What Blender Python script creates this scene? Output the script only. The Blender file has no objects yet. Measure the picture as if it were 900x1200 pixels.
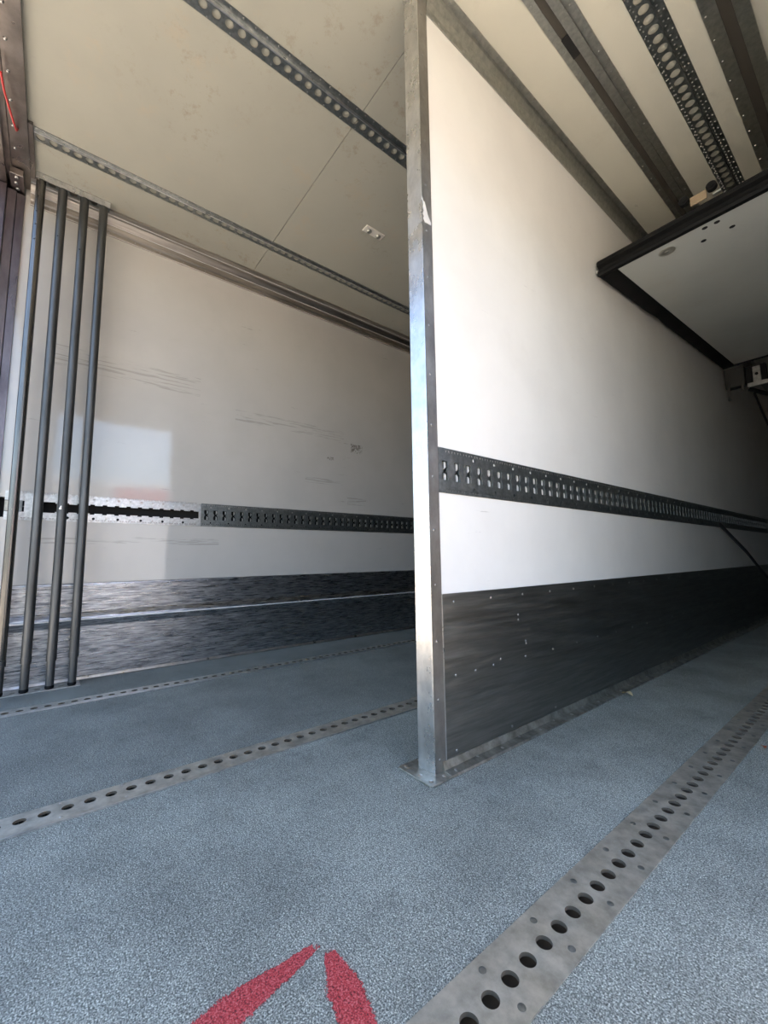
import bpy, bmesh, math, random
from mathutils import Vector, Matrix
random.seed(7)
S = bpy.context.scene
COL = S.collection
PI = math.pi

# ------------------------------------------------------------------ camera
F_PX = 487.0
cam = bpy.data.cameras.new('camera'); cam_o = bpy.data.objects.new('camera', cam)
COL.objects.link(cam_o)
cam.sensor_fit = 'HORIZONTAL'; cam.sensor_width = 36.0; cam.lens = 36.0 * F_PX / 900.0
cam.clip_start = .01; cam.clip_end = 500
ROT = Matrix(((0.62052546, 0.09274008, 0.77868314),
              (0.78409666, -0.05836318, -0.61788847),
              (-0.0118566, 0.99397838, -0.10893303)))
cam_o.matrix_world = Matrix.Translation((0, 0, .592)) @ ROT.to_4x4()
S.camera = cam_o

# ------------------------------------------------------------------ light
SUN_EL, SUN_AZ = math.radians(43), math.radians(-3)     # azimuth from +Y towards +X
w = bpy.data.worlds.new('sky'); S.world = w; w.use_nodes = True
nt = w.node_tree
for n in list(nt.nodes): nt.nodes.remove(n)
sky = nt.nodes.new('ShaderNodeTexSky'); sky.sky_type = 'NISHITA'; sky.sun_disc = False
sky.sun_elevation = SUN_EL; sky.sun_rotation = SUN_AZ
sky.air_density = 1.0; sky.dust_density = 4.0; sky.ozone_density = 1.0
bg = nt.nodes.new('ShaderNodeBackground'); bg.inputs[1].default_value = .29
out = nt.nodes.new('ShaderNodeOutputWorld')
nt.links.new(sky.outputs[0], bg.inputs[0]); nt.links.new(bg.outputs[0], out.inputs[0])
sun = bpy.data.lights.new('sun', 'SUN'); sun.energy = 4.6; sun.angle = math.radians(.6); sun.color = (1, .95, .86)
sun_o = bpy.data.objects.new('sun', sun); COL.objects.link(sun_o)
sd = Vector((math.sin(SUN_AZ) * math.cos(SUN_EL), math.cos(SUN_AZ) * math.cos(SUN_EL), math.sin(SUN_EL)))
sun_o.rotation_euler = (-sd).to_track_quat('-Z', 'Y').to_euler(); sun_o.location = sd * 20
S.view_settings.view_transform = 'Standard'; S.view_settings.look = 'None'
S.view_settings.exposure = 1.78; S.view_settings.gamma = 1.0
S.view_settings.use_curve_mapping = False

# ------------------------------------------------------------------ dimensions (metres)
XL, XR = -2.66, .12          # inner faces of the side walls
YR, YF = -.20, 9.0          # rear frame, front wall
ZC = 2.53                    # ceiling
DX1, DX0 = -.860, -.918      # faces of the partition panel
DY = .845                    # front of the partition post
GZ = -1.25                   # ground outside
DOOR_Y0, DOOR_Y1, DOOR_Z = -.06, 1.45, 2.16

# ------------------------------------------------------------------ materials
def mat(name, col, rough=.5, metal=0.0, spec=.5):
    m = bpy.data.materials.new(name); m.use_nodes = True
    b = m.node_tree.nodes['Principled BSDF']
    b.inputs['Base Color'].default_value = (*col, 1); b.inputs['Roughness'].default_value = rough
    b.inputs['Metallic'].default_value = metal; b.inputs['Specular IOR Level'].default_value = spec
    return m
def N(m, kind, **kw):
    n = m.node_tree.nodes.new(kind)
    for k, v in kw.items(): setattr(n, k, v)
    return n
def L(m, a, b): m.node_tree.links.new(a, b)
def P(m): return m.node_tree.nodes['Principled BSDF']
def coords(m, scale):
    g = N(m, 'ShaderNodeNewGeometry'); mp = N(m, 'ShaderNodeMapping')
    mp.inputs['Scale'].default_value = scale
    L(m, g.outputs['Position'], mp.inputs['Vector']); return mp.outputs[0]
def noise(m, scale, detail=3, rough=.5, vec=(1, 1, 1)):
    n = N(m, 'ShaderNodeTexNoise'); n.inputs['Scale'].default_value = scale
    n.inputs['Detail'].default_value = detail; n.inputs['Roughness'].default_value = rough
    L(m, coords(m, vec), n.inputs['Vector']); return n.outputs['Fac']
def ramp(m, fac, stops):
    r = N(m, 'ShaderNodeValToRGB'); e = r.color_ramp.elements
    while len(e) < len(stops): e.new(.5)
    for i, (p, c) in enumerate(stops):
        e[i].position = p; e[i].color = (*c, 1) if len(c) == 3 else c
    L(m, fac, r.inputs[0]); return r.outputs[0]
def g3(v): return (v, v, v)
def mix(m, fac, a, b, mode='MIX'):
    n = N(m, 'ShaderNodeMix', data_type='RGBA', blend_type=mode)
    if isinstance(fac, (int, float)): n.inputs[0].default_value = fac
    else: L(m, fac, n.inputs[0])
    for i, v in ((6, a), (7, b)):
        if isinstance(v, tuple): n.inputs[i].default_value = (*v, 1)
        else: L(m, v, n.inputs[i])
    return n.outputs[2]
def math_(m, op, a, b=None):
    n = N(m, 'ShaderNodeMath', operation=op)
    for i, v in ((0, a), (1, b)):
        if v is None: continue
        if isinstance(v, (int, float)): n.inputs[i].default_value = v
        else: L(m, v, n.inputs[i])
    return n.outputs[0]
def bump(m, fac, strength, dist=.001):
    b = N(m, 'ShaderNodeBump'); b.inputs['Strength'].default_value = strength
    b.inputs['Distance'].default_value = dist
    L(m, fac, b.inputs['Height']); L(m, b.outputs[0], P(m).inputs['Normal'])

def floor_material(name='floor_aggregate', tone=1.0):
    m = mat(name, (.2, .25, .28), .75)
    v = N(m, 'ShaderNodeTexVoronoi'); v.inputs['Scale'].default_value = 260
    L(m, coords(m, (1, 1, 1)), v.inputs['Vector'])
    fine = noise(m, 420, 2, .6)
    grain = ramp(m, fine, [(.30, (.030, .037, .035)), (.50, (.235, .262, .245)), (.72, (.70, .74, .69))])
    cell = ramp(m, v.outputs['Distance'], [(.1, g3(1.2)), (.75, g3(.62))])
    c = mix(m, 1.0, grain, cell, 'MULTIPLY')
    wear = ramp(m, noise(m, 3.2, 5, .65), [(.32, g3(.72)), (.62, g3(1.12))])
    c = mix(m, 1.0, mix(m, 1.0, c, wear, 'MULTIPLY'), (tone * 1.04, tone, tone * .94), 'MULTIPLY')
    dirt = ramp(m, noise(m, 7, 4, .7), [(.60, g3(0)), (.75, g3(.45))])
    c = mix(m, dirt, c, (.085, .085, .08))
    L(m, c, P(m).inputs['Base Color'])
    bump(m, fine, .9, .0022)
    return m
def scuffed_white(name, col, rough, dirty, scratch, spec=.5):
    m = mat(name, col, rough, 0, spec)
    cloud = ramp(m, noise(m, 2.1, 5, .6), [(.35, g3(.93)), (.6, g3(1.0))])
    c = mix(m, 1.0, col, cloud, 'MULTIPLY')
    d = ramp(m, noise(m, 5, 8, .75), [(.56, g3(0)), (.74, g3(dirty))])
    c = mix(m, d, c, (.42, .36, .27))
    s1 = ramp(m, noise(m, 1.0, 6, .75, (20, 5, 70)), [(.655, g3(0)), (.69, g3(scratch))])
    gate = ramp(m, noise(m, 3.1, 2), [(.5, g3(0)), (.6, g3(1))])
    c = mix(m, mix(m, 1.0, s1, gate, 'MULTIPLY'), c, (.20, .18, .16))
    L(m, c, P(m).inputs['Base Color'])
    return m
def wall_material():
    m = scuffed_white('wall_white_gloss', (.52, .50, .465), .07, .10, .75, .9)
    base = P(m).inputs['Base Color'].links[0].from_socket
    g = N(m, 'ShaderNodeNewGeometry'); sp = N(m, 'ShaderNodeSeparateXYZ'); L(m, g.outputs['Position'], sp.inputs[0])
    def blob(y, z, hy, hz):
        a = math_(m, 'DIVIDE', math_(m, 'ABSOLUTE', math_(m, 'SUBTRACT', sp.outputs[1], y)), hy)
        b = math_(m, 'DIVIDE', math_(m, 'ABSOLUTE', math_(m, 'SUBTRACT', sp.outputs[2], z)), hz)
        return math_(m, 'LESS_THAN', math_(m, 'MAXIMUM', a, b), 1.0)
    scr = ramp(m, noise(m, 60, 4, .8), [(.46, g3(0)), (.56, g3(1))])
    lines = ramp(m, noise(m, 1, 3, .7, (30, 4, 90)), [(.52, g3(0)), (.58, g3(1))])
    c = base
    for (y, z, hy, hz) in ((1.84, 1.45, .055, .035), (1.60, 1.34, .03, .012)):
        c = mix(m, mix(m, 1.0, scr, math_(m, 'MULTIPLY', blob(y, z, hy, hz), .75), 'MULTIPLY'), c, (.10, .08, .06))
    for (y, z, hy, hz) in ((1.30, 1.53, .42, .04), (1.55, 1.16, .16, .02), (.30, 1.66, .36, .06), (.35, .70, .45, .02), (1.84, 1.03, .09, .03)):
        c = mix(m, mix(m, 1.0, lines, math_(m, 'MULTIPLY', blob(y, z, hy, hz), .3), 'MULTIPLY'), c, (.12, .10, .08))
    L(m, c, P(m).inputs['Base Color'])
    bump(m, noise(m, 6, 2), .05, .01)
    return m
def metal(name, lo, hi, rlo, rhi, vec=(1, 1, 1), scale=30, b=.0, metallic=1.0, contrast=(.35, .65)):
    m = mat(name, lo, rlo, metallic)
    f = noise(m, scale, 5, .65, vec)
    L(m, ramp(m, f, [(contrast[0], lo), (contrast[1], hi)]), P(m).inputs['Base Color'])
    f2 = noise(m, scale * .6, 4, .6, vec)
    L(m, ramp(m, f2, [(.3, g3(rlo)), (.7, g3(rhi))]), P(m).inputs['Roughness'])
    if b: bump(m, f, b, .002)
    return m
M = {}
M['floor'] = floor_material()
M['floor_dark'] = floor_material('floor_aggregate_dark', .74)  # same aggregate in a darker tone, used for the left-hand strips
M['wall'] = wall_material()
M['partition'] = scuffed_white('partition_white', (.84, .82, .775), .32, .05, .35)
M['ceiling_right'] = scuffed_white('ceiling_cream_pale', (.60, .58, .49), .5, .3, .5)  # right panels: paler cream and fewer stains than the left ones
M['wall_grey'] = mat('lining_grey', (.34, .34, .33), .5)
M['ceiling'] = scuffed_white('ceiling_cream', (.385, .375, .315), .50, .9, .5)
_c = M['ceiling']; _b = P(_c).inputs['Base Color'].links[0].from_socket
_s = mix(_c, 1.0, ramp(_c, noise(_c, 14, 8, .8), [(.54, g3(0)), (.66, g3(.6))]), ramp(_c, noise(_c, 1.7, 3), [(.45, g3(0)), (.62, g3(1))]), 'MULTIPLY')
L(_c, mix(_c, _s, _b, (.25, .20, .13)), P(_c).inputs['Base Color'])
M['bulkhead'] = scuffed_white('bulkhead_white', (.55, .56, .52), .45, .2, .5)
M['grey_skin'] = mat('grey_skin', (.16, .16, .155), .5)
M['kick'] = metal('kick_plate_scratched', (.16, .165, .18), (.60, .61, .63), .20, .45, (3, 1.0, 12), 14, .25)
M['kick_dark'] = metal('kick_plate_dark', (.20, .20, .185), (.28, .278, .258), .36, .52, (3, .5, 9), 12, .05)
M['ridge'] = metal('ridge_bright', (.6, .6, .6), (.8, .8, .8), .25, .4)
M['galv'] = metal('galvanised_steel', (.46, .47, .46), (.64, .65, .64), .30, .46, (1, 1, 1), 70, .05)
M['track'] = metal('track_steel', (.20, .215, .21), (.30, .315, .31), .36, .5, (1, 1, 1), 60, .05)
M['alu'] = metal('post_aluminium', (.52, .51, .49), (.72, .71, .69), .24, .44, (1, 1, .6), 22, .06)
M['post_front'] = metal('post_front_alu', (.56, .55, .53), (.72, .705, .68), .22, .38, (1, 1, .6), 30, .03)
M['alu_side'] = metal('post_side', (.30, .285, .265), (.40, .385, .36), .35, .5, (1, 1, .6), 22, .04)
M['floor_plate'] = metal('floor_plate_worn', (.36, .345, .295), (.57, .55, .48), .40, .6, (1, 1, 1), 26, .12, .85)
M['flange'] = metal('flange_worn', (.23, .225, .19), (.46, .45, .395), .35, .6, (1, 1, 1), 24, .15, .9)
M['pole'] = metal('pole_steel', (.075, .077, .075), (.125, .127, .125), .36, .5, (1, 1, .1), 30, .02, .8)
M['pole_bright'] = metal('pole_steel_shiny', (.11, .107, .10), (.19, .18, .165), .18, .30, (1, 1, .08), 40, .03, .9)
M['screw'] = mat('screw_zinc', (.55, .54, .52), .3, 1)
M['rivet'] = mat('rivet_alu', (.42, .42, .41), .35, 1)
M['kick_rivet'] = mat('rivet_dull', (.36, .36, .35), .32, 1)
M['trough'] = mat('dirty_trough', (.10, .08, .055), .9)
M['frame'] = metal('rear_frame_steel', (.19, .165, .15), (.30, .27, .25), .22, .42, (1, 1, 1), 9, .05)
M['jamb'] = metal('jamb_steel', (.12, .105, .12), (.22, .20, .22), .25, .4, (1, 1, .3), 12, .05)
M['beam'] = metal('ceiling_beam_zinc', (.36, .365, .34), (.50, .50, .465), .35, .5, (1, 1, 1), 50, .04)
M['cornice'] = metal('cornice_alu', (.36, .32, .275), (.56, .51, .46), .28, .45, (2, .12, 2), 30, .05)
M['rubber'] = mat('black_rubber', (.005, .005, .005), .7, 0, .2)
M['slot_dark'] = mat('slot_brown', (.055, .048, .038), .6)
M['bead'] = mat('bright_bead', (.78, .77, .75), .35, .25)
M['dark_iron'] = mat('dark_iron', (.07, .07, .065), .6, .5)
M['black'] = mat('black_void', (.006, .006, .006), .8)
M['tan'] = mat('tan_plastic', (.27, .20, .12), .6)
M['plate_white'] = mat('cream_plastic', (.72, .69, .62), .4)
M['strap'] = mat('dark_webbing', (.03, .03, .032), .8)
M['red_cord'] = mat('red_cord', (.45, .02, .02), .5)
M['leaf'] = mat('dry_leaf', (.75, .64, .40), .7)
M['leaf_orange'] = mat('orange_scrap', (.50, .12, .05), .7)
M['concrete'] = mat('yard_concrete', (.46, .40, .32), .9)
L(M['concrete'], ramp(M['concrete'], noise(M['concrete'], 1.3, 6, .7), [(.3, (.44, .38, .30)), (.7, (.56, .49, .39))]), P(M['concrete']).inputs['Base Color'])
M['lorry_white'] = mat('lorry_white', (.78, .77, .75), .35)
M['lorry_red'] = mat('lorry_red', (.55, .03, .025), .3)
M['tyre'] = mat('tyre', (.02, .02, .02), .8)
M['glass'] = mat('dark_glass', (.02, .03, .035), .05)
def paint_material():
    m = mat('sprayed_red_paint', (.50, .035, .04), .75)
    fine = noise(m, 420, 2, .6)
    L(m, ramp(m, fine, [(.32, (.07, .008, .010)), (.5, (.42, .03, .036)), (.72, (.55, .16, .16))]), P(m).inputs['Base Color'])
    a = N(m, 'ShaderNodeAttribute', attribute_name='cover')
    n2 = noise(m, 300, 3, .7)
    s = math_(m, 'ADD', math_(m, 'MULTIPLY', a.outputs['Fac'], .80), math_(m, 'SUBTRACT', math_(m, 'ADD', n2, math_(m, 'MULTIPLY', noise(m, 45, 3, .6), .9)), 1.22))
    L(m, ramp(m, s, [(.10, g3(0)), (.20, g3(1))]), P(m).inputs['Alpha'])
    bump(m, fine, .9, .0022)
    return m
M['paint'] = paint_material()

# ------------------------------------------------------------------ builders
def link(name, bm, m, parent=None, smooth=False, bev=0):
    bmesh.ops.recalc_face_normals(bm, faces=bm.faces) if bev != 'raw' else None
    me = bpy.data.meshes.new(name); bm.to_mesh(me); bm.free()
    if isinstance(m, str): m = M[m]
    me.materials.append(m)
    if smooth:
        for p in me.polygons: p.use_smooth = True
        me.set_sharp_from_angle(angle=math.radians(40))
    o = bpy.data.objects.new(name, me); COL.objects.link(o)
    if parent: 
        o.parent = parent; o.matrix_parent_inverse = Matrix.Identity(4)
        o.location = -parent.location if parent.type == 'EMPTY' else Vector((0, 0, 0))
    if bev and bev != 'raw':
        b = o.modifiers.new('bevel', 'BEVEL'); b.width = bev; b.segments = 2; b.limit_method = 'ANGLE'
    return o
def box(bm, x0, x1, y0, y1, z0, z1):
    v = [bm.verts.new((x, y, z)) for x in (x0, x1) for y in (y0, y1) for z in (z0, z1)]
    for f in ((0, 1, 3, 2), (4, 6, 7, 5), (0, 4, 5, 1), (2, 3, 7, 6), (0, 2, 6, 4), (1, 5, 7, 3)):
        bm.faces.new([v[i] for i in f])
def bx(*a):
    bm = bmesh.new(); box(bm, *a); return bm
def empty(name, loc, label=None, cat=None, group=None, kind=None):
    o = bpy.data.objects.new(name, None); COL.objects.link(o); o.location = loc; o.empty_display_size = .1
    return tag(o, label, cat, group, kind)
def tag(o, label=None, cat=None, group=None, kind=None):
    for k, v in (('label', label), ('category', cat), ('group', group), ('kind', kind)):
        if v: o[k] = v
    return o
def prism(bm, poly, axis, a0, a1):
    """poly in the other two axes (x,z for axis y; x,y for z; y,z for x)"""
    def pt(p, a):
        return {'y': (p[0], a, p[1]), 'z': (p[0], p[1], a), 'x': (a, p[0], p[1])}[axis]
    A = [bm.verts.new(pt(p, a0)) for p in poly]; B = [bm.verts.new(pt(p, a1)) for p in poly]
    n = len(poly)
    for i in range(n): bm.faces.new((A[i], A[(i + 1) % n], B[(i + 1) % n], B[i]))
    bm.faces.new(A); bm.faces.new(B[::-1])
def tube(bm, p0, p1, r0, r1=None, n=16, caps=True):
    p0, p1 = Vector(p0), Vector(p1); r1 = r0 if r1 is None else r1
    q = (p1 - p0).to_track_quat('Z', 'Y')
    A = []; B = []
    for i in range(n):
        d = q @ Vector((math.cos(2 * PI * i / n), math.sin(2 * PI * i / n), 0))
        A.append(bm.verts.new(p0 + d * r0)); B.append(bm.verts.new(p1 + d * r1))
    for i in range(n): bm.faces.new((A[i], A[(i + 1) % n], B[(i + 1) % n], B[i]))
    if caps: bm.faces.new(A[::-1]); bm.faces.new(B)
def lathe(bm, base, axis, prof, n=14):
    """prof list of (r, h) along axis from base; closes top with a fan"""
    q = Vector(axis).to_track_quat('Z', 'Y'); base = Vector(base); prev = None
    for r, h in prof:
        ring = [bm.verts.new(base + q @ Vector((r * math.cos(2 * PI * i / n), r * math.sin(2 * PI * i / n), h))) for i in range(n)]
        if prev:
            for i in range(n): bm.faces.new((prev[i], prev[(i + 1) % n], ring[(i + 1) % n], ring[i]))
        prev = ring
    bm.faces.new(prev)
def path_tube(bm, pts, r, n=8):
    rings = []
    pts = [Vector(p) for p in pts]
    for i, p in enumerate(pts):
        d = (pts[min(i + 1, len(pts) - 1)] - pts[max(i - 1, 0)]).normalized()
        q = d.to_track_quat('Z', 'Y')
        rings.append([bm.verts.new(p + q @ Vector((r * math.cos(2 * PI * k / n), r * math.sin(2 * PI * k / n), 0))) for k in range(n)])
    for a, b in zip(rings, rings[1:]):
        for k in range(n): bm.faces.new((a[k], a[(k + 1) % n], b[(k + 1) % n], b[k]))
    bm.faces.new(rings[0][::-1]); bm.faces.new(rings[-1])
def circ(r, n=20, sx=1.0): return [(r * sx * math.cos(2 * PI * i / n), r * math.sin(2 * PI * i / n)) for i in range(n)]
def perf(bm, T, u0, u1, strips, t):
    """plate along u, made of strips across v: (v0, v1, w, holes) with holes = None or (start, pitch, polygon, v_offset)"""
    V = lambda u, v, ww: bm.verts.new(T(u, v, ww))
    def quad(a, b, c, d): bm.faces.new([V(*a), V(*b), V(*c), V(*d)])
    prev_w = None
    for k, (v0, v1, ww, h) in enumerate(strips):
        if k == 0: quad((u0, v0, ww), (u1, v0, ww), (u1, v0, ww - t - .0), (u0, v0, ww - t))
        elif abs(prev_w - ww) > 1e-6: quad((u0, v0, prev_w), (u1, v0, prev_w), (u1, v0, ww), (u0, v0, ww))
        if k == len(strips) - 1: quad((u0, v1, ww), (u0, v1, ww - t), (u1, v1, ww - t), (u1, v1, ww))
        for ue in (u0, u1): quad((ue, v0, ww), (ue, v1, ww), (ue, v1, min(ww - t, 0)), (ue, v0, min(ww - t, 0)))
        prev_w = ww
        if h is None:
            quad((u0, v0, ww), (u1, v0, ww), (u1, v1, ww), (u0, v1, ww)); continue
        start, pitch, poly, vo = h
        k0 = math.ceil((u0 - start) / pitch + .5); k1 = math.floor((u1 - start) / pitch - .5)
        if k1 < k0:
            quad((u0, v0, ww), (u1, v0, ww), (u1, v1, ww), (u0, v1, ww)); continue
        ua, ub = start + (k0 - .5) * pitch, start + (k1 + .5) * pitch
        quad((u0, v0, ww), (ua, v0, ww), (ua, v1, ww), (u0, v1, ww))
        quad((ub, v0, ww), (u1, v0, ww), (u1, v1, ww), (ub, v1, ww))
        vc = (v0 + v1) / 2 + vo
        # outer points
        n = len(poly); outer = []
        ru, rv1, rv0 = min(pitch / 2, max(v1 - v0, max(abs(p[0]) for p in poly) * 1.6)), v1 - vc, vc - v0
        for (a, b) in poly:
            s = 1e9
            if abs(a) > 1e-9: s = min(s, ru / abs(a))
            if b > 1e-9: s = min(s, rv1 / b)
            if b < -1e-9: s = min(s, rv0 / -b)
            outer.append([a * s, b * s])
        for cx_, cy_ in ((ru, rv1), (-ru, rv1), (-ru, -rv0), (ru, -rv0)):
            ca = math.atan2(cy_, cx_)
            i = min(range(n), key=lambda i: abs(math.remainder(math.atan2(poly[i][1], poly[i][0]) - ca, 2 * PI)))
            outer[i] = [cx_, cy_]
        for kk in range(k0, k1 + 1):
            uc = start + kk * pitch
            if ru < pitch / 2 - 1e-6:
                for s_ in (-1, 1): quad((uc + s_ * pitch / 2, v0, ww), (uc + s_ * ru, v0, ww), (uc + s_ * ru, v1, ww), (uc + s_ * pitch / 2, v1, ww))
            O = [V(uc + a, vc + b, ww) for a, b in outer]
            I = [V(uc + a, vc + b, ww) for a, b in poly]
            D = [V(uc + a, vc + b, ww - t) for a, b in poly]
            for i in range(n):
                j = (i + 1) % n
                bm.faces.new((O[i], O[j], I[j], I[i])); bm.faces.new((I[i], I[j], D[j], D[i])).material_index = 1
def copies(name, src_bm, m, parent, locs, rots=None, label=None):
    """repeat a small part: one mesh shared by all copies"""
    first = None; base = parent.location if parent and parent.type == 'EMPTY' else Vector()
    for i, p in enumerate(locs):
        if first is None:
            o = link(name, src_bm, m, parent, smooth=True); first = o
        else:
            o = first.copy(); COL.objects.link(o); o.parent = parent
        o.location = Vector(p) - base
        if rots: o.rotation_euler = rots[i]
        if label: o['label'] = label
    return first
def head_bm(r, h, axis, n=10):
    bm = bmesh.new(); lathe(bm, (0, 0, 0), axis, [(r, 0), (r, h * .35), (r * .72, h * .85), (r * .3, h), (r * .12, h)], n)
    return bm
def heads_stuff(name, parent, pts, r, h, axis, m='rivet', n=6):
    bm = bmesh.new()
    for p in pts: lathe(bm, p, axis, [(r, 0), (r * .7, h * .8), (r * .2, h)], n)
    o = link(name, bm, m, parent, smooth=True); o['kind'] = 'stuff'; return o

# ------------------------------------------------------------------ the setting
def floor():
    fl = empty('floor', (0, 0, 0), kind='structure')
    bm = bmesh.new()
    cuts = [(-.455, -.357), (-1.360, -1.266), (-2.304, -2.222)]     # recesses for the three track plates
    xs = [XR + .08]
    for a, b in cuts: xs += [b, a]
    xs.append(XL - .06)
    for i in range(0, len(xs), 2):
        link('floor_board', bx(xs[i + 1], xs[i], YR - .12, YF, -.05, 0), 'floor' if i < 4 else 'floor_dark', fl)
    link('subfloor', bx(XL - .06, XR + .08, YR - .12, YF, -.16, -.05), 'black', fl)
    link('sill', bx(XL - .06, XR + .08, YR - .17, YR - .121, -.16, .0), 'flange', fl)
    return fl
floor()

def ceiling():
    c = empty('ceiling', (0, 0, ZC), kind='structure')
    seam = .948
    for y0, y1 in ((YR - .1, seam - .0015), (seam + .0015, 3.4), (3.403, YF + .06)):
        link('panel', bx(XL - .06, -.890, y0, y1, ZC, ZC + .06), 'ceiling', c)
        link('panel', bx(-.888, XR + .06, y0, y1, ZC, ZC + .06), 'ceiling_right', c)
    link('roof', bx(XL - .06, XR + .06, YR - .1, YF + .06, ZC + .061, ZC + .08), 'lorry_white', c)
ceiling()

EZ0, EZ1 = .793, .934     # logistic track heights on the left wall
def wall_left():
    wl = empty('wall_left', (XL, 2.5, 0), kind='structure')
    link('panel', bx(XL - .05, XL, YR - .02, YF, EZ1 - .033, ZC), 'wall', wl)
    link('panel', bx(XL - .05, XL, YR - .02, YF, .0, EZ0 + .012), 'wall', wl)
    link('recess_backing', bx(XL - .06, XL - .045, YR - .02, YF, EZ0, EZ1), 'black', wl)
    link('outer_skin', bx(XL - .08, XL - .061, YR - .1, YF + .06, -.16, ZC + .08), 'lorry_white', wl)
    # two step scratched kick plates with a bright ridge between
    b = empty('baseboard_left', (XL, 2.5, 0), kind='structure')
    bm = bmesh.new()
    x = XL
    prism(bm, [(x, .479), (x + .004, .479), (x + .005, .470), (x + .005, .335), (x, .335)], 'y', YR, YF)
    link('upper_plate', bm, 'kick', b)
    bm = bmesh.new()
    prism(bm, [(x, .336), (x + .006, .336), (x + .020, .312), (x + .022, .300), (x, .300)], 'y', YR, YF)
    link('ledge', bm, 'kick', b)
    bm = bmesh.new(); prism(bm, [(x + .021, .303), (x + .026, .301), (x + .026, .296), (x + .021, .295)], 'y', YR, YF)
    link('ridge', bm, 'bead', b)  # pale non-metal colour paints in the light reflected along the ledge
    bm = bmesh.new(); prism(bm, [(x, .299), (x + .020, .296), (x + .010, .262), (x + .010, .0), (x, .0)], 'y', YR, YF)
    link('lower_plate', bm, 'kick', b)
    bm = bmesh.new(); prism(bm, [(x + .010, .016), (x + .013, .014), (x + .019, .004), (x + .010, .004)], 'y', YR, YF)
    link('bottom_bead', bm, 'ridge', b)
    bm = bmesh.new(); box(bm, x, x + .0055, YR, YF, .4785, .4815); link('top_edge', bm, 'kick_dark', b)
    heads_stuff('rivets', b, [(x + .005, -.1 + .21 * k, .468) for k in range(25)], .004, .002, (1, 0, 0), 'screw')
    # cornice
    c = empty('trim_1', (XL, 2.5, ZC), kind='structure')
    bm = bmesh.new()
    prism(bm, [(x, 2.424), (x + .006, 2.424), (x + .008, 2.446), (x + .014, 2.452), (x + .020, 2.480), (x + .046, 2.508),
               (x + .060, 2.512), (x + .082, 2.520), (x + .082, 2.5299), (x, 2.5299)], 'y', YR, YF)
    link('cornice', bm, 'cornice', c)
    for a in ((x + .0061, x + .0085, 2.424, 2.4265), (x + .019, x + .0225, 2.4785, 2.4815), (x + .058, x + .062, 2.510, 2.5125)):
        link('bright_edge', bx(a[0], a[1], YR, YF, a[2], a[3]), 'bead', c)
    heads_stuff('rivets', c, [(x + .0072, -.12 + .13 * k, 2.438) for k in range(40)], .004, .0025, (1, 0, 0), 'screw')
wall_left()

def wall_front():
    wf = empty('wall_front', (-1.2, YF, 0), kind='structure')
    link('panel', bx(XL - .06, XR + .06, YF, YF + .05, .0, ZC), 'wall_grey', wf)
    link('kick_plate', bx(XL, XR, YF - .006, YF, .0, .50), 'kick_dark', wf)
wall_front()
def wall_right():
    wr = empty('wall_right', (XR, 2.5, 0), kind='structure')
    for a in ((XR, XR + .06, YR - .1, DOOR_Y0, 0, ZC), (XR, XR + .06, DOOR_Y1, YF, 0, ZC), (XR, XR + .06, DOOR_Y0, DOOR_Y1, DOOR_Z, ZC)):
        link('panel', bx(*a), 'wall_grey', wr)
    link('kick_plate', bx(XR - .004, XR, DOOR_Y1 + .05, YF, 0, .48), 'kick_dark', wr)
    for a in ((XR - .004, XR + .064, DOOR_Y1 - .01, DOOR_Y1 + .05, 0, DOOR_Z + .06), (XR - .004, XR + .064, DOOR_Y0 - .05, DOOR_Y0 + .01, 0, DOOR_Z + .06),
              (XR - .004, XR + .064, DOOR_Y0 + .01, DOOR_Y1 - .01, DOOR_Z - .01, DOOR_Z + .06)):
        link('door_frame', bx(*a), 'alu', wr)
wall_right()

def rear_frame():
    """jambs and header of the open rear doorway"""
    t = empty('trim_2', (-1.3, YR, ZC), kind='structure')
    bm = bmesh.new()
    prism(bm, [(YR, ZC), (YR, ZC - .024), (YR - .066, ZC - .028), (YR - .068, ZC - .036), (YR - .090, ZC - .038), (YR - .088, ZC - .070), (YR - .13, ZC - .074), (YR - .13, ZC + .08), (YR, ZC + .08)], 'x', XL - .08, XR + .08)
    link('header', bm, 'frame', t)
    for nm, xa, s_ in (('jamb', XL, 1), ('jamb', XR, -1)):
        bm = bmesh.new()
        prism(bm, [(xa - s_ * .08, YR - .0205), (xa + s_ * .012, YR - .0205), (xa + s_ * .014, YR - .050), (xa + s_ * .022, YR - .053), (xa + s_ * .026, YR - .085), (xa + s_ * .05, YR - .088), (xa + s_ * .054, YR - .13), (xa - s_ * .08, YR - .13)], 'z', 0, ZC - .075)
        link(nm, bm, 'jamb', t)
    link('corner_plate', bx(XL + .001, XL + .13, YR - .075, YR - .022, ZC - .066, ZC - .030), 'frame', t, bev=.003)
    pts = [(XL + .25 + .13 * k, YR - .050, ZC - .027) for k in range(18)]
    heads_stuff('rivets', t, pts, .007, .005, (0, 0, -1), 'rivet', 10)
    copies('rivet', head_bm(.009, .006, (0, 0, -1)), 'rivet', t, [(XL + .03, YR - .048, ZC - .066), (XL + .07, YR - .052, ZC - .066), (XL + .11, YR - .048, ZC - .066)])
    link('stop_block', bx(XL + .085, XL + .42, YR + .0, YR + .018, 2.515, 2.5299), 'frame', t)
rear_frame()

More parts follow.
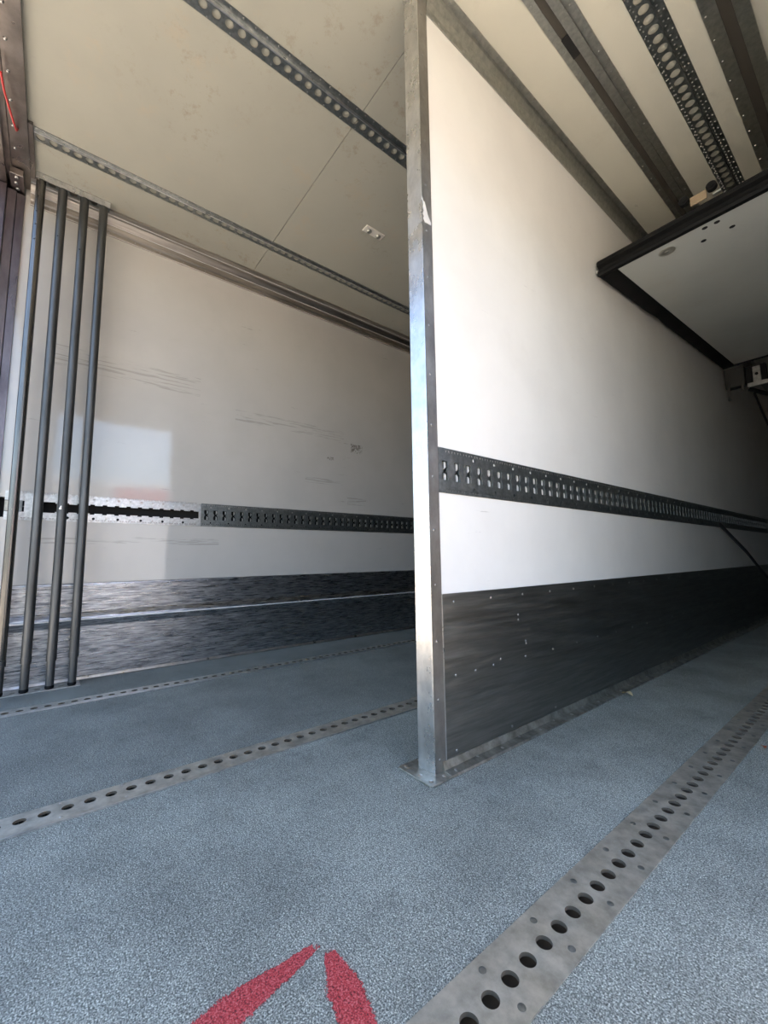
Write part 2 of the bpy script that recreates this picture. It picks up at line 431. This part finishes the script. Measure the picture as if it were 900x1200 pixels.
# ------------------------------------------------------------------ the partition
def partition():
    p = empty('partition_wall', (-.889, 3.0, 0), 'tall white partition wall with grey metal kick plate and aluminium end post, standing on the floor in mid picture', 'partition')
    Z0, Z1 = .784, .923
    y0 = DY + .004
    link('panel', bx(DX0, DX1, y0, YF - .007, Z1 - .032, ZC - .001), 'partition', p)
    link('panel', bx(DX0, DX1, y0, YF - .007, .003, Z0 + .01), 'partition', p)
    link('panel_core', bx(DX0, DX1 - .017, y0, YF - .007, Z0 + .0101, Z1 - .0321), 'track', p)
    link('rear_skin', bx(DX0 - .003, DX0 - .0002, DY + .0445, YF - .007, .003, ZC - .001), 'grey_skin', p)
    # end post, a channel wrapped round the panel edge
    bm = bmesh.new(); box(bm, DX0 - .004, DX1 + .004, DY, y0 - .0002, .004, ZC - .001)
    link('end_post', bm, 'post_front', p, bev=.0012)
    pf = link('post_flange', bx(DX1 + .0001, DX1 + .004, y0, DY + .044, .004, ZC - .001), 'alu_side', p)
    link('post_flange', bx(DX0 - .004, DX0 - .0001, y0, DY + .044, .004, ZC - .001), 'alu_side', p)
    # torn bright patch of metal
    bm = bmesh.new()
    x = DX1 + .0042
    pts = [(.846, 1.728), (.852, 1.712), (.858, 1.712), (.871, 1.672), (.884, 1.652), (.884, 1.644), (.858, 1.641), (.850, 1.652), (.854, 1.660), (.849, 1.668), (.853, 1.680), (.849, 1.690), (.851, 1.700)]
    prism(bm, pts, 'x', x, x + .0012)
    o = link('torn_metal_patch', bm, 'bead', p); o['label'] = 'bright torn patch on the post edge'
    # kick plate
    kp = link('kick_plate', bx(DX1 + .0001, DX1 + .0035, DY + .0455, YF - .007, .020, .484), 'kick_dark', p)
    link('corner_bead', bx(DX1 + .0001, DX1 + .0052, DY + .0438, DY + .0468, .006, .484), 'ridge', p)
    # base flange and base plate
    bm = bmesh.new()
    prism(bm, [(DX1 + .0036, .030), (DX1 + .0060, .030), (DX1 + .012, .010), (-.822, .0065), (-.820, .0006), (DX1 + .0036, .0006)], 'y', DY + .03, YF - .007)
    bf = link('base_flange', bm, 'flange', p)
    bm = bmesh.new()
    prism(bm, [(-.956, .800), (-.950, .796), (-.828, .796), (-.820, .803), (-.820, .90), (-.8625, .90), (-.8625, .849), (-.920, .849), (-.920, .90), (-.956, .90)], 'z', .0006, .0055)
    link('base_plate', bm, 'flange', p, bev=.001)
    sx = DX1 + .0035
    rows = [(.94 + .177 * k, .459) for k in range(24)] + [(.94 + .177 * k, .249) for k in range(24)] + [(.935 + .266 * k, .043) for k in range(16)]
    rows += [(1.029, .247), (1.262, .375), (1.262, .392), (1.30, .30), (1.302, .292), (1.155, .262)]
    copies('rivet', head_bm(.0044, .0022, (1, 0, 0)), 'kick_rivet', kp, [(sx, y, z) for y, z in rows if y < YF - .1])
    rows = [.037, .195, .354] + [.354 + .158 * k for k in range(1, 14)]
    copies('post_rivet', head_bm(.0044, .0016, (1, 0, 0)), 'kick_rivet', pf, [(DX1 + .004, DY + .020, z) for z in rows if z < ZC - .05 and not (1.62 < z < 1.74)])
    pts = [(-.840 + .006 * (-1) ** k, .905 + .105 * k, .0078) for k in range(40)]
    pts = [q for q in pts if q[1] < YF - .1]
    pts += [(-.838, .812, .0058), (-.880, .812, .0058), (-.940, .815, .0058), (-.944, .87, .0058), (-.836, .86, .0058)]
    copies('flange_screw', head_bm(.0060, .0025, (0, 0, 1)), 'screw', bf, pts)
    # cove trim where the partition meets the ceiling
    bm = bmesh.new()
    x = DX1
    prism(bm, [(x, 2.436), (x + .003, 2.436), (x + .003, 2.464), (x + .009, 2.490), (x + .020, 2.510), (x + .022, 2.526), (x + .045, 2.526), (x + .045, 2.5288), (x, 2.5288)],
          'y', DY + .046, YF - .007)
    ct = link('ceiling_trim', bm, 'beam', p)
    heads_stuff('trim_rivets', ct, [(x + .003, .95 + .13 * k, 2.449) for k in range(32)], .004, .0025, (1, 0, 0), 'rivet')
    heads_stuff('trim_rivets', ct, [(x + .034, .98 + .13 * k, 2.5260) for k in range(32)], .004, .0025, (0, 0, -1), 'rivet')
    return p
partition()

def slot_poly(w, h):
    """tall slot with a bump in the middle of both sides"""
    a, b = w / 2, h / 2
    r = [(a, b * .30), (a, b * .9), (a * .8, b), (0, b), (-a * .8, b), (-a, b * .9), (-a, b * .35), (-a * .60, b * .12), (-a * .60, -b * .12), (-a, -b * .35),
         (-a, -b * .9), (-a * .8, -b), (0, -b), (a * .8, -b), (a, -b * .9), (a, -b * .30), (a * .60, -b * .1), (a * .60, b * .1)]
    return r
def logistic_plate(xp, y0, y1, z0, start, mtl, parent, name='face_plate'):
    bm = bmesh.new()
    T = lambda u, v, ww: (xp + ww, u, z0 + v)
    H = .139
    st = [(0, .007, .003, None), (.007, .015, .003, (start + .012, .0272, circ(.0016, 6), 0)), (.015, .029, .003, (start + .026, .109, circ(.0052, 10), 0)),
          (.029, .037, .003, None), (.037, .102, .003, (start, .0545, slot_poly(.026, .060), 0)), (.102, .110, .003, None),
          (.110, .124, .003, (start + .026, .109, circ(.0052, 10), 0)), (.124, .132, .003, (start + .012, .0272, circ(.0016, 6), 0)), (.132, H, .003, None)]
    perf(bm, T, y0, y1, st, .0042)
    return link(name, bm, mtl, parent)
def slot_tongues(xp, y0, y1, zc, start, parent, mtl):
    """bent metal tongue behind each slot, lit edge on"""
    bm = bmesh.new(); k = 0
    while start + .0545 * k < y1 - .03:
        y = start + .0545 * k
        for s in (-1, 1):
            prism(bm, [(y + .004, zc + s * .006), (y + .011, zc + s * .012), (y + .011, zc + s * .027), (y + .004, zc + s * .029)][::s], 'x', xp - .010, xp - .0045)
        k += 1
    o = link('slot_tongues', bm, mtl, parent); o['kind'] = 'stuff'; return o
def tracks_on_walls():
    t = empty('wall_track', (DX1, 3.0, .85), 'dark grey slotted steel track fixed along the white partition above its kick plate', 'track')
    logistic_plate(DX1, DY + .046, YF - .02, .784, .919, 'track', t)
    slot_tongues(DX1, .9, YF - .05, .8535, .919, t, 'bead')
    t = empty('wall_track', (XL, 3.0, .86), 'dark slotted steel track on the left wall, between black gap and partition post', 'track')
    logistic_plate(XL, .690, YF - .02, EZ0 + .001, .720, 'track', t)
    slot_tongues(XL, .72, YF - .05, EZ0 + .0705, .720, t, 'galv')
    # the bright piece with the gutted middle behind the poles
    t = empty('wall_track', (XL, .25, .86), 'bright steel track piece with a long black gap, behind the poles', 'track')
    T = lambda u, v, ww: (XL + ww, u, EZ0 + .001 + v)
    for nm, v0, v1, sgn in (('lower_rail', 0, .040, 1), ('upper_rail', .094, .139, -1)):
        bm = bmesh.new()
        a = (.012, .026) if sgn > 0 else (.113, .127)
        st = [(v0, a[0], .003, (.05, .0272, circ(.0016, 6), 0)) if sgn > 0 else (v0, a[0], .003, None),
              (a[0], a[1], .003, (.045, .109, circ(.0068, 12), 0)), (a[1], v1, .003, None if sgn > 0 else (.05, .0272, circ(.0016, 6), 0))]
        perf(bm, T, YR + .003, .689, st, .0042)
        # notches: little tabs along the gap edge
        k = 0
        while -.02 + .0545 * k < .66:
            y = -.02 + .0545 * k
            z = EZ0 + .001 + (v1 if sgn > 0 else v0)
            zz = sorted((z, z + sgn * .006))
            box(bm, XL - .0012, XL + .003, y + .014, y + .048, zz[0], zz[1]); k += 1
        link(nm, bm, 'galv', t)
    link('joining_plate', bx(XL - .002, XL + .0029, .676, .689, EZ0 + .041, EZ0 + .0949), 'galv', t)
    link('joining_plate', bx(XL - .002, XL + .0029, -.125, -.085, EZ0 + .041, EZ0 + .0949), 'galv', t)
    link('inner_plate', bx(XL - .008, XL - .001, YR + .003, -.150, EZ0 + .045, EZ0 + .092), 'floor_plate', t)
    for y in (-.078, -.150, .0): link('slot_insert', bx(XL - .006, XL + .004, y, y + .018, EZ0 + .040, EZ0 + .096), 'track', t, bev=.001)
    link('spring_bar', bx(XL - .003, XL + .0015, -.135, -.060, EZ0 + .065, EZ0 + .069), 'track', t)
    copies('screw', head_bm(.005, .003, (1, 0, 0)), 'screw', t, [(XL + .003, .10 + .109 * k, EZ0 + v) for k in range(5) for v in (.020, .121)])
tracks_on_walls()

# ------------------------------------------------------------------ floor tracks
def floor_tracks():
    def T(u, v, ww): return (v, u, ww)
    t = empty('floor_track', (-.406, 2.5, 0), 'wide worn steel floor track with a row of round holes, right of the partition', 'track')
    bm = bmesh.new()
    perf(bm, T, YR - .1, YF - .02, [(-.455, -.426, .0025, None), (-.426, -.384, .0025, (.4935, .0437, circ(.0125, 24, 1.0), 0)), (-.384, -.357, .0025, None)], .006)
    pl = link('plate', bm, 'floor_plate', t); pl.data.materials.append(M['trough'])
    copies('screw', head_bm(.0058, .0008, (0, 0, 1), 14), 'track', pl, [(x, -.003 + .13 * k, .0026) for k in range(39) for x in (-.437, -.373)])
    link('trough', bx(-.4545, -.3575, YR - .1, YF - .02, -.049, -.022), 'trough', t)
    t = empty('floor_track', (-1.313, 2.5, 0), 'middle steel floor track with round holes, running left of the partition post', 'track')
    bm = bmesh.new()
    perf(bm, T, YR - .1, YF - .02, [(-1.360, -1.342, .0025, None), (-1.342, -1.300, .0025, (.019, .0441, circ(.0125, 20), 0)), (-1.300, -1.266, .0025, None)], .006)
    link('plate', bm, 'floor_plate', t).data.materials.append(M['trough'])
    link('trough', bx(-1.3595, -1.2665, YR - .1, YF - .02, -.049, -.022), 'trough', t)
    link('edge_strip', bx(-1.2655, -1.2615, YR - .1, YF - .02, .0003, .0035), 'galv', t)
    heads_stuff('screws', t, [(x, .05 + .13 * k, .0026) for k in range(39) for x in (-1.352, -1.282)], .0045, .001, (0, 0, 1), 'screw')
    t = empty('floor_track', (-2.263, 2.5, 0), 'narrow steel floor track with slots and a bright edge, nearest the left wall kick plate', 'track')
    bm = bmesh.new()
    perf(bm, T, YR - .1, YF - .02, [(-2.304, -2.283, .002, None), (-2.283, -2.243, .002, (.019, .0441, circ(.0125, 16), 0)), (-2.243, -2.222, .002, None)], .005)
    link('plate', bm, 'floor_plate', t).data.materials.append(M['trough'])
    link('trough', bx(-2.3035, -2.2225, YR - .1, YF - .02, -.049, -.022), 'trough', t)
    link('edge_strip', bx(-2.2215, -2.2150, YR - .1, YF - .02, .0003, .006), 'ridge', t)
floor_tracks()

# ------------------------------------------------------------------ ceiling rails
def ceiling_rails():
    def T(u, v, ww): return (v, u, ZC - ww)
    def hat(name_label, x0, xb0, xb1, x1, y0, y1, hx, hstart, mt, nrow, h=.014, holes=True, hr=.0155):
        t = empty('ceiling_rail', ((x0 + x1) / 2, (y0 + y1) / 2, ZC), name_label, 'rail')
        bm = bmesh.new()
        hv = hx - (xb0 + xb1) / 2
        perf(bm, T, y0, y1, [(x0, xb0, .002, None), (xb0, xb1, h, (hstart, .0457, circ(hr, 18, .95), hv) if holes else None), (xb1, x1, .002, None)], .0019)
        link('rail_profile', bm, mt, t)
        pts = []
        for xr, pitch in nrow:
            y = y0 + .04
            while y < y1 - .02: pts.append((xr, y, ZC - .002)); y += pitch
        heads_stuff('rivets', t, pts, .0036, .0028, (0, 0, -1), 'rivet')
        return t
    t = hat('perforated steel ceiling rail nearest the partition on its left side, large round holes', -1.395, -1.380, -1.336, -1.307, YR, YF, -1.359, .297, 'track', ((-1.388, .08), (-1.314, .045)), h=.007)
    link('bright_lip', bx(-1.3355, -1.331, YR, YF, ZC - .014, ZC - .0021), 'ridge', t)
    t = hat('thin perforated ceiling rail with ring-like holes, halfway between partition and left wall', -2.334, -2.322, -2.280, -2.258, YR + .02, YF, -2.301, -.157, 'track', ((-2.328, .08), (-2.264, .12)), h=.006, hr=.0165)
    link('bright_lip', bx(-2.2795, -2.2735, YR + .02, YF, ZC - .013, ZC - .0021), 'ridge', t)
    t = hat('wide perforated ceiling rail with dense double rows of rivets, right of the partition', -.451, -.434, -.391, -.361, YR, YF, -.412, 1.531, 'track',
        ((-.4455, .045), (-.4395, .023), (-.382, .023), (-.369, .045)), hr=.017)
    t2 = empty('ceiling_rail', (-.61, 2.5, ZC), 'smooth zinc ceiling rail with a dark centre slot, first beside the partition top trim', 'rail')
    bm = bmesh.new()
    for a in ((-.668, -.642, .004), (-.614, -.584, .012), (-.584, -.555, .004)): box(bm, a[0], a[1], YR, YF, ZC - a[2], ZC - .0001)
    link('rail_profile', bm, 'beam', t2)
    link('slot', bx(-.6419, -.6141, YR, YF, ZC - .0022, ZC - .0001), 'slot_dark', t2)
    link('black_insert', bx(-.6415, -.6145, 1.39, 1.485, ZC - .010, ZC - .0023), 'black', t2)
    heads_stuff('rivets', t2, [(-.656, .775 + .11 * k, ZC - .004) for k in range(40) if .775 + .11 * k < YF - .05] +
                [(-.570, .769 + .11 * k, ZC - .004) for k in range(40) if .769 + .11 * k < YF - .05], .0042, .003, (0, 0, -1), 'rivet')
    t3 = empty('ceiling_rail', (-.235, 2.5, ZC), 'broad plain grey ceiling rail with dark middle groove at the upper right corner', 'rail')
    bm = bmesh.new()
    for a in ((-.292, -.249, .006), (-.213, -.172, .012)): box(bm, a[0], a[1], YR, YF, ZC - a[2], ZC - .0001)
    link('rail_profile', bm, 'beam', t3)
    link('slot', bx(-.2489, -.2131, YR, YF, ZC - .002, ZC - .0001), 'slot_dark', t3)
    heads_stuff('rivets', t3, [(-.283, .75 + .11 * k, ZC - .006) for k in range(40)], .0042, .003, (0, 0, -1), 'rivet')
ceiling_rails()

def ceiling_bracket():
    t = empty('ceiling_bracket', (-1.822, 1.393, ZC), 'small cream ceiling bracket with two round knobs, left of the partition post', 'bracket')
    link('plate', bx(-1.848, -1.796, 1.325, 1.460, ZC - .006, ZC - .0002), 'plate_white', t, bev=.004)
    for y in (1.360, 1.428):
        bm = bmesh.new(); lathe(bm, (-1.826, y, ZC - .006), (0, 0, -1), [(.016, 0), (.016, .004), (.012, .010), (.006, .010), (.005, .006)], 18)
        link('knob', bm, 'beam', t, smooth=True)
    copies('screw', head_bm(.003, .0015, (0, 0, -1)), 'screw', t, [(-1.804, 1.335, ZC - .006), (-1.804, 1.45, ZC - .006), (-1.842, 1.335, ZC - .006), (-1.842, 1.45, ZC - .006)])
ceiling_bracket()

# ------------------------------------------------------------------ poles
POLE_Y = (-.157, -.070, .021, .105)
def poles():
    rk = empty('pole_rack', (-2.56, -.03, ZC), 'perforated steel rack on the ceiling holding the tops of the four poles', 'rack')
    def T(u, v, ww): return (v, u, ZC - ww)
    bm = bmesh.new()
    perf(bm, T, YR + .022, .133, [(-2.598, -2.584, .002, None), (-2.584, -2.536, .020, (-.2005, .0435, circ(.016, 14), 0)), (-2.536, -2.530, .002, None)], .0019)
    link('rack_plate', bm, 'track', rk)
    link('bright_lip', bx(-2.5355, -2.5300, YR + .022, .133, ZC - .032, ZC - .0021), 'ridge', rk)
    heads_stuff('rivets', rk, [(-2.5298, -.12 + .045 * k, ZC - .015) for k in range(6)], .003, .002, (1, 0, 0), 'screw')
    seat = empty('pole_seat_rail', (-2.58, -.03, 0), 'short slotted steel floor rail under the feet of the poles beside the left wall', 'rail')
    def T2(u, v, ww): return (v, u, ww)
    bm = bmesh.new()
    perf(bm, T2, YR - .02, .138, [(-2.640, -2.592, .003, None), (-2.592, -2.560, .003, (-.022, .0435, circ(.012, 14), 0)), (-2.560, -2.530, .003, None)], .0028)
    link('plate', bm, 'flange', seat)
    link('edge_strip', bx(-2.5298, -2.5275, YR - .02, .138, .0002, .0045), 'galv', seat)
    labels = ('leftmost of the four steel poles, with a bright worn shine line, beside the rear frame',
              'second steel pole from the left, dull grey with a small dark hole near its top',
              'third steel pole from the left, dull grey with a bare chipped spot at track height',
              'rightmost of the four steel poles, dull dark grey with a bright streak on its foot')
    for i, y in enumerate(POLE_Y):
        x = -2.550
        o = empty('load_pole', (x, y, .0035), labels[i], 'pole', 'steel load poles stored upright against the left wall')
        m = 'pole_bright' if i == 0 else 'pole'
        foot = .135 + .004 * (i % 2)
        bm = bmesh.new(); tube(bm, (x, y, foot), (x, y, ZC - .021), .0195, n=28)
        link('outer_tube', bm, m, o, smooth=True)
        bm = bmesh.new(); tube(bm, (x, y, .012), (x, y, foot), .0165, n=24)
        link('inner_tube', bm, 'pole', o, smooth=True)
        bm = bmesh.new(); lathe(bm, (x, y, .0035), (0, 0, 1), [(.013, 0), (.0175, .004), (.0175, .012), (.0165, .016)], 24)
        link('foot', bm, 'rubber', o, smooth=True)
        bm = bmesh.new(); tube(bm, (x, y, foot - .004), (x, y, foot + .020), .0205, n=28); link('collar', bm, 'pole', o, smooth=True)
        hz = [(2.40, 2.32, 2.25, 2.17), (2.23,), (2.20,), ()][i]
        for z in hz:
            bm = bmesh.new(); d = Vector((.93, -.12 - .25, 0)).normalized()
            c = Vector((x, y, z)) + d * .0185
            tube(bm, c, c + d * .0015, .0035, n=10)
            link('locking_hole', bm, 'black', o)
        if i == 2:
            bm = bmesh.new()
            for k in range(3):
                a = math.radians(-34 + 9 * k)
                cx_, cy_ = x + .0197 * math.cos(a), y + .0197 * math.sin(a)
                box(bm, cx_ - .0006, cx_ + .0008, cy_ - .0018, cy_ + .0018, .842, .850 + .005 * k)
            c = link('bare_spot', bm, 'ridge', o); c['label'] = 'bright bare metal chip'
poles()

# ------------------------------------------------------------------ raised bulkhead
def bulkhead():
    b = empty('raised_bulkhead', (-.33, 3.1, 2.06), 'raised white insulated bulkhead panel with thick black rubber seals, hanging below the ceiling at right', 'bulkhead')
    y0, z0, y1, z1 = 2.09, 1.99, 4.33, 2.148
    x0, x1 = -.768, .03
    sl = (z1 - z0) / (y1 - y0)
    def Z(y): return z0 + (y - y0) * sl
    bm = bmesh.new(); prism(bm, [(y0, z0), (y1, z1), (y1 - .005, z1 + .065), (y0 - .005, z0 + .065)], 'x', x0, x1)
    link('panel', bm, 'bulkhead', b)
    # near seal: two stacked lips with a groove
    bm = bmesh.new()
    prism(bm, [(y0 + .001, z0 - .004), (y0 - .030, z0 - .010), (y0 - .036, z0 + .000), (y0 - .030, z0 + .016), (y0 - .018, z0 + .022), (y0 - .018, z0 + .034),
               (y0 - .036, z0 + .042), (y0 - .036, z0 + .058), (y0 - .024, z0 + .072), (y0 - .006, z0 + .075)], 'x', -.848, x1)
    link('near_seal', bm, 'rubber', b)
    # side seal, slightly wavy, squeezed against the partition
    bm = bmesh.new()
    n = 36; rings = []
    for i in range(n + 1):
        y = y0 + .001 + (y1 - y0) * i / n
        z = Z(y); wv = .003 * math.sin(i * 1.7) + (.012 if 11 <= i <= 14 else 0) * .6
        xx = -.850 + abs(wv) + .002
        prof = [(x0 - .001, z - .003), (xx + .012, z - .012 - wv), (xx, z - .004), (xx + .004, z + .018), (xx + .020, z + .030), (xx + .004, z + .044), (xx + .002, z + .062), (x0 - .001, z + .072)]
        rings.append([bm.verts.new((a, y, c)) for a, c in prof])
    for a, c in zip(rings, rings[1:]):
        m_ = len(a)
        for k in range(m_): bm.faces.new((a[k], a[(k + 1) % m_], c[(k + 1) % m_], c[k]))
    bm.faces.new(rings[0]); bm.faces.new(rings[-1][::-1])
    link('side_seal', bm, 'rubber', b, smooth=True)
    bm = bmesh.new(); prism(bm, [(y1 + .001, z1 - .010), (y1 + .03, z1 - .004), (y1 + .03, z1 + .06), (y1 - .004, z1 + .07)], 'x', -.845, x1)
    link('far_seal', bm, 'rubber', b)
    for dz in (.008, .05):
        link('seal_end', bx(-.853, -.8485, y0 - .030, y0 - .016, z0 + dz, z0 + dz + .014), 'plate_white', b)
    # washer disc and bolt holes on the underside
    nrm = Vector((0, sl, -1)).normalized()
    y = 2.161
    bm = bmesh.new(); lathe(bm, (-.578, y, Z(y)), nrm, [(.033, 0), (.033, .002), (.029, .0035), (.016, .003), (.013, .001), (.007, .001), (.006, .003)], 26)
    link('washer_disc', bm, 'floor_plate', b, smooth=True)
    for x, y in ((-.425, 2.127), (-.383, 2.129), (-.453, 2.224), (-.351, 2.223)):
        bm = bmesh.new(); lathe(bm, (x, y, Z(y)), nrm, [(.0105, 0), (.0105, .001), (.007, .001), (.006, .0003)], 14)
        link('bolt_hole', bm, 'black', b)
    # rollers with tan bracket on the near edge
    for x in (-.468, -.372):
        bm = bmesh.new()
        tube(bm, (x, 2.030, 2.098), (x, 2.052, 2.098), .018, n=24)
        tube(bm, (x, 2.026, 2.098), (x, 2.030, 2.098), .010, n=16)
        link('roller', bm, 'rubber', b, smooth=True)
    link('roller_bracket', bx(-.449, -.391, 2.044, 2.054, 2.066, 2.104), 'tan', b, bev=.003)
    link('roller_plate', bx(-.372, -.345, 2.046, 2.060, 2.064, 2.072), 'galv', b)
    # hinge ironwork at the far edge, on the partition
    h = link('hinge_box', bx(-.848, -.720, 4.372, 4.45, 1.97, 2.14), 'dark_iron', b, bev=.006)
    link('hinge_cheek', bx(-.835, -.815, 4.365, 4.3715, 1.86, 2.02), 'dark_iron', b, bev=.003)
    link('hinge_cheek', bx(-.745, -.728, 4.365, 4.3715, 1.93, 2.10), 'dark_iron', b, bev=.003)
    link('cross_bar', bx(-.705, .02, 4.37, 4.40, 1.940, 1.972), 'beam', b, bev=.003)
    link('latch_plate', bx(-.668, -.618, 4.372, 4.382, 1.973, 2.100), 'beam', b, bev=.003)
    bm = bmesh.new(); tube(bm, (-.643, 4.3715, 2.035), (-.643, 4.366, 2.035), .011, n=14); link('latch_hole', bm, 'black', b)
    link('latch_box', bx(-.715, -.59, 4.402, 4.46, 1.973, 2.12), 'black', b)
    bm = bmesh.new(); tube(bm, (-.700, 4.385, 1.925), (-.590, 4.385, 1.850), .016, n=12); link('stay_arm', bm, 'rubber', b)
    bm = bmesh.new(); tube(bm, (-.672, 4.385, 1.885), (-.612, 4.385, 1.60), .008, n=10); link('stay_arm', bm, 'rubber', b)
    return b
bulkhead()

# ------------------------------------------------------------------ small loose things
def strap():
    bm = bmesh.new()
    pts = [(-.846, 3.78, .800), (-.80, 4.25, .60), (-.79, 4.60, .455), (-.77, 4.95, .31), (-.765, 5.12, .24)]
    w_ = .017
    for a, c in zip(pts, pts[1:]):
        q = [bm.verts.new((a[0] + dx, a[1], a[2] + dz)) for dx in (0, .004) for dz in (-w_, w_)]
        r = [bm.verts.new((c[0] + dx, c[1], c[2] + dz)) for dx in (0, .004) for dz in (-w_, w_)]
        for i, j in ((0, 1), (1, 3), (3, 2), (2, 0)): bm.faces.new((q[i], q[j], r[j], r[i]))
    s = link('lashing_strap', bm, 'strap')
    tag(s, 'dark lashing strap slanting down from the partition track at the far right edge', 'strap')
strap()
def leaf(loc, sc, m, label, cat='leaf', rz=0):
    bm = bmesh.new(); n = 9; L_, R_, U = [], [], []
    for i in range(n):
        t = i / (n - 1); wd = .5 * math.sin(PI * t) ** .8 * .5
        y = t - .5; z = .12 * math.sin(PI * t * 1.3) + .02
        L_.append(bm.verts.new((-wd * sc, y * sc, (z + wd * .35) * sc))); U.append(bm.verts.new((0, y * sc, z * sc))); R_.append(bm.verts.new((wd * sc, y * sc, (z + wd * .25) * sc)))
    for i in range(n - 1):
        bm.faces.new((L_[i], L_[i + 1], U[i + 1], U[i])); bm.faces.new((U[i], U[i + 1], R_[i + 1], R_[i]))
    bmesh.ops.solidify(bm, geom=bm.faces[:], thickness=.0006)
    o = link('dry_leaf' if cat == 'leaf' else 'plastic_scrap', bm, m, smooth=True)
    zmin = min(v.co.z for v in o.data.vertices)
    o.location = (loc[0], loc[1], loc[2] - zmin); o.rotation_euler = (0, 0, rz)
    tag(o, label, cat)
leaf((-.802, 1.935, .0005), .06, 'leaf', 'small dry yellow leaf on the floor against the partition base flange', rz=1.2)
leaf((-.335, 1.738, .0005), .026, 'leaf_orange', 'tiny orange scrap on the floor right of the wide floor track', 'scrap', rz=.4)
leaf((-2.250, .758, .0025), .024, 'leaf', 'small dry crumb lying on the narrow floor track nearest the left wall', rz=.8)

def red_arrow():
    """two sprayed strokes meeting near a corner"""
    bm = bmesh.new(); lay = bm.verts.layers.float.new('cover')
    def stroke(A, B, wa, wb, n=24, m_=10):
        A, B = Vector((*A, 0)), Vector((*B, 0)); d = (B - A).normalized(); s = Vector((-d.y, d.x, 0))
        g = []
        for i in range(n + 1):
            t = i / n; c = A.lerp(B, t); wd = wa + (wb - wa) * min(1, t * 2.2)
            row = []
            for j in range(m_ + 1):
                e = -1 + 2 * j / m_
                v = bm.verts.new(c + s * e * wd + Vector((0, 0, .0006)))
                v[lay] = max(0, min(1, (1 - abs(e)) * 2.2)) * min(1, t * 8 + .25)
                row.append(v)
            g.append(row)
        for a, c in zip(g, g[1:]):
            for j in range(m_): bm.faces.new((a[j], a[j + 1], c[j + 1], c[j]))
    stroke((-.624, .360), (-.598, .06), .008, .031)
    stroke((-.608, .364), (-.470, .335), .010, .030)
    o = link('red_paint_mark', bm, 'paint'); tag(o, 'two sprayed red paint strokes forming an arrow tip on the blue-grey floor', 'paint mark')
red_arrow()
def red_cord():
    bm = bmesh.new()
    pts = [(-1.98, YR - .064, 2.445), (-2.06, YR - .060, 2.448), (-2.13, YR - .052, 2.455), (-2.20, YR - .044, 2.463), (-2.27, YR - .036, 2.478), (-2.29, YR - .034, 2.505)]
    path_tube(bm, pts, .004)
    tag(link('hanging_cord', bm, 'red_cord', smooth=True), 'thin red cord hanging at the rear frame in the upper left corner', 'cord')
red_cord()

# ------------------------------------------------------------------ the yard outside (seen only in reflections)
g = link('ground', bx(-40, 40, -40, 40, GZ - .3, GZ), 'concrete'); g['kind'] = 'structure'
def lorry():
    t = empty('parked_lorry', (8.6, 2, GZ), 'white box lorry with a red lower band, parked in the yard beside the truck', 'lorry')
    link('cargo_box', bx(7.3, 9.8, -1.0, 6.2, GZ + 1.15, GZ + 3.9), 'lorry_white', t, bev=.04)
    link('red_band', bx(7.28, 7.2999, 1.15, 6.15, GZ + 3.1, GZ + 3.75), 'lorry_red', t)
    link('chassis', bx(7.7, 9.4, -1.0, 8.0, GZ + .75, GZ + 1.14), 'tyre', t)
    bm = bmesh.new(); prism(bm, [(6.35, GZ + .6), (8.5, GZ + .6), (8.6, GZ + 1.6), (8.2, GZ + 3.2), (6.45, GZ + 3.3)], 'x', 7.4, 9.7)
    link('cab', bm, 'lorry_red', t, bev=.05)
    link('side_window', bx(7.38, 7.3999, 6.9, 7.9, GZ + 1.9, GZ + 2.7), 'glass', t)
    for y in (.2, 1.4, 7.4):
        for x in (7.45, 9.35):
            bm = bmesh.new(); tube(bm, (x, y, GZ + .5), (x + .3, y, GZ + .5), .5, n=28); link('wheel', bm, 'tyre', t, smooth=True)
lorry()
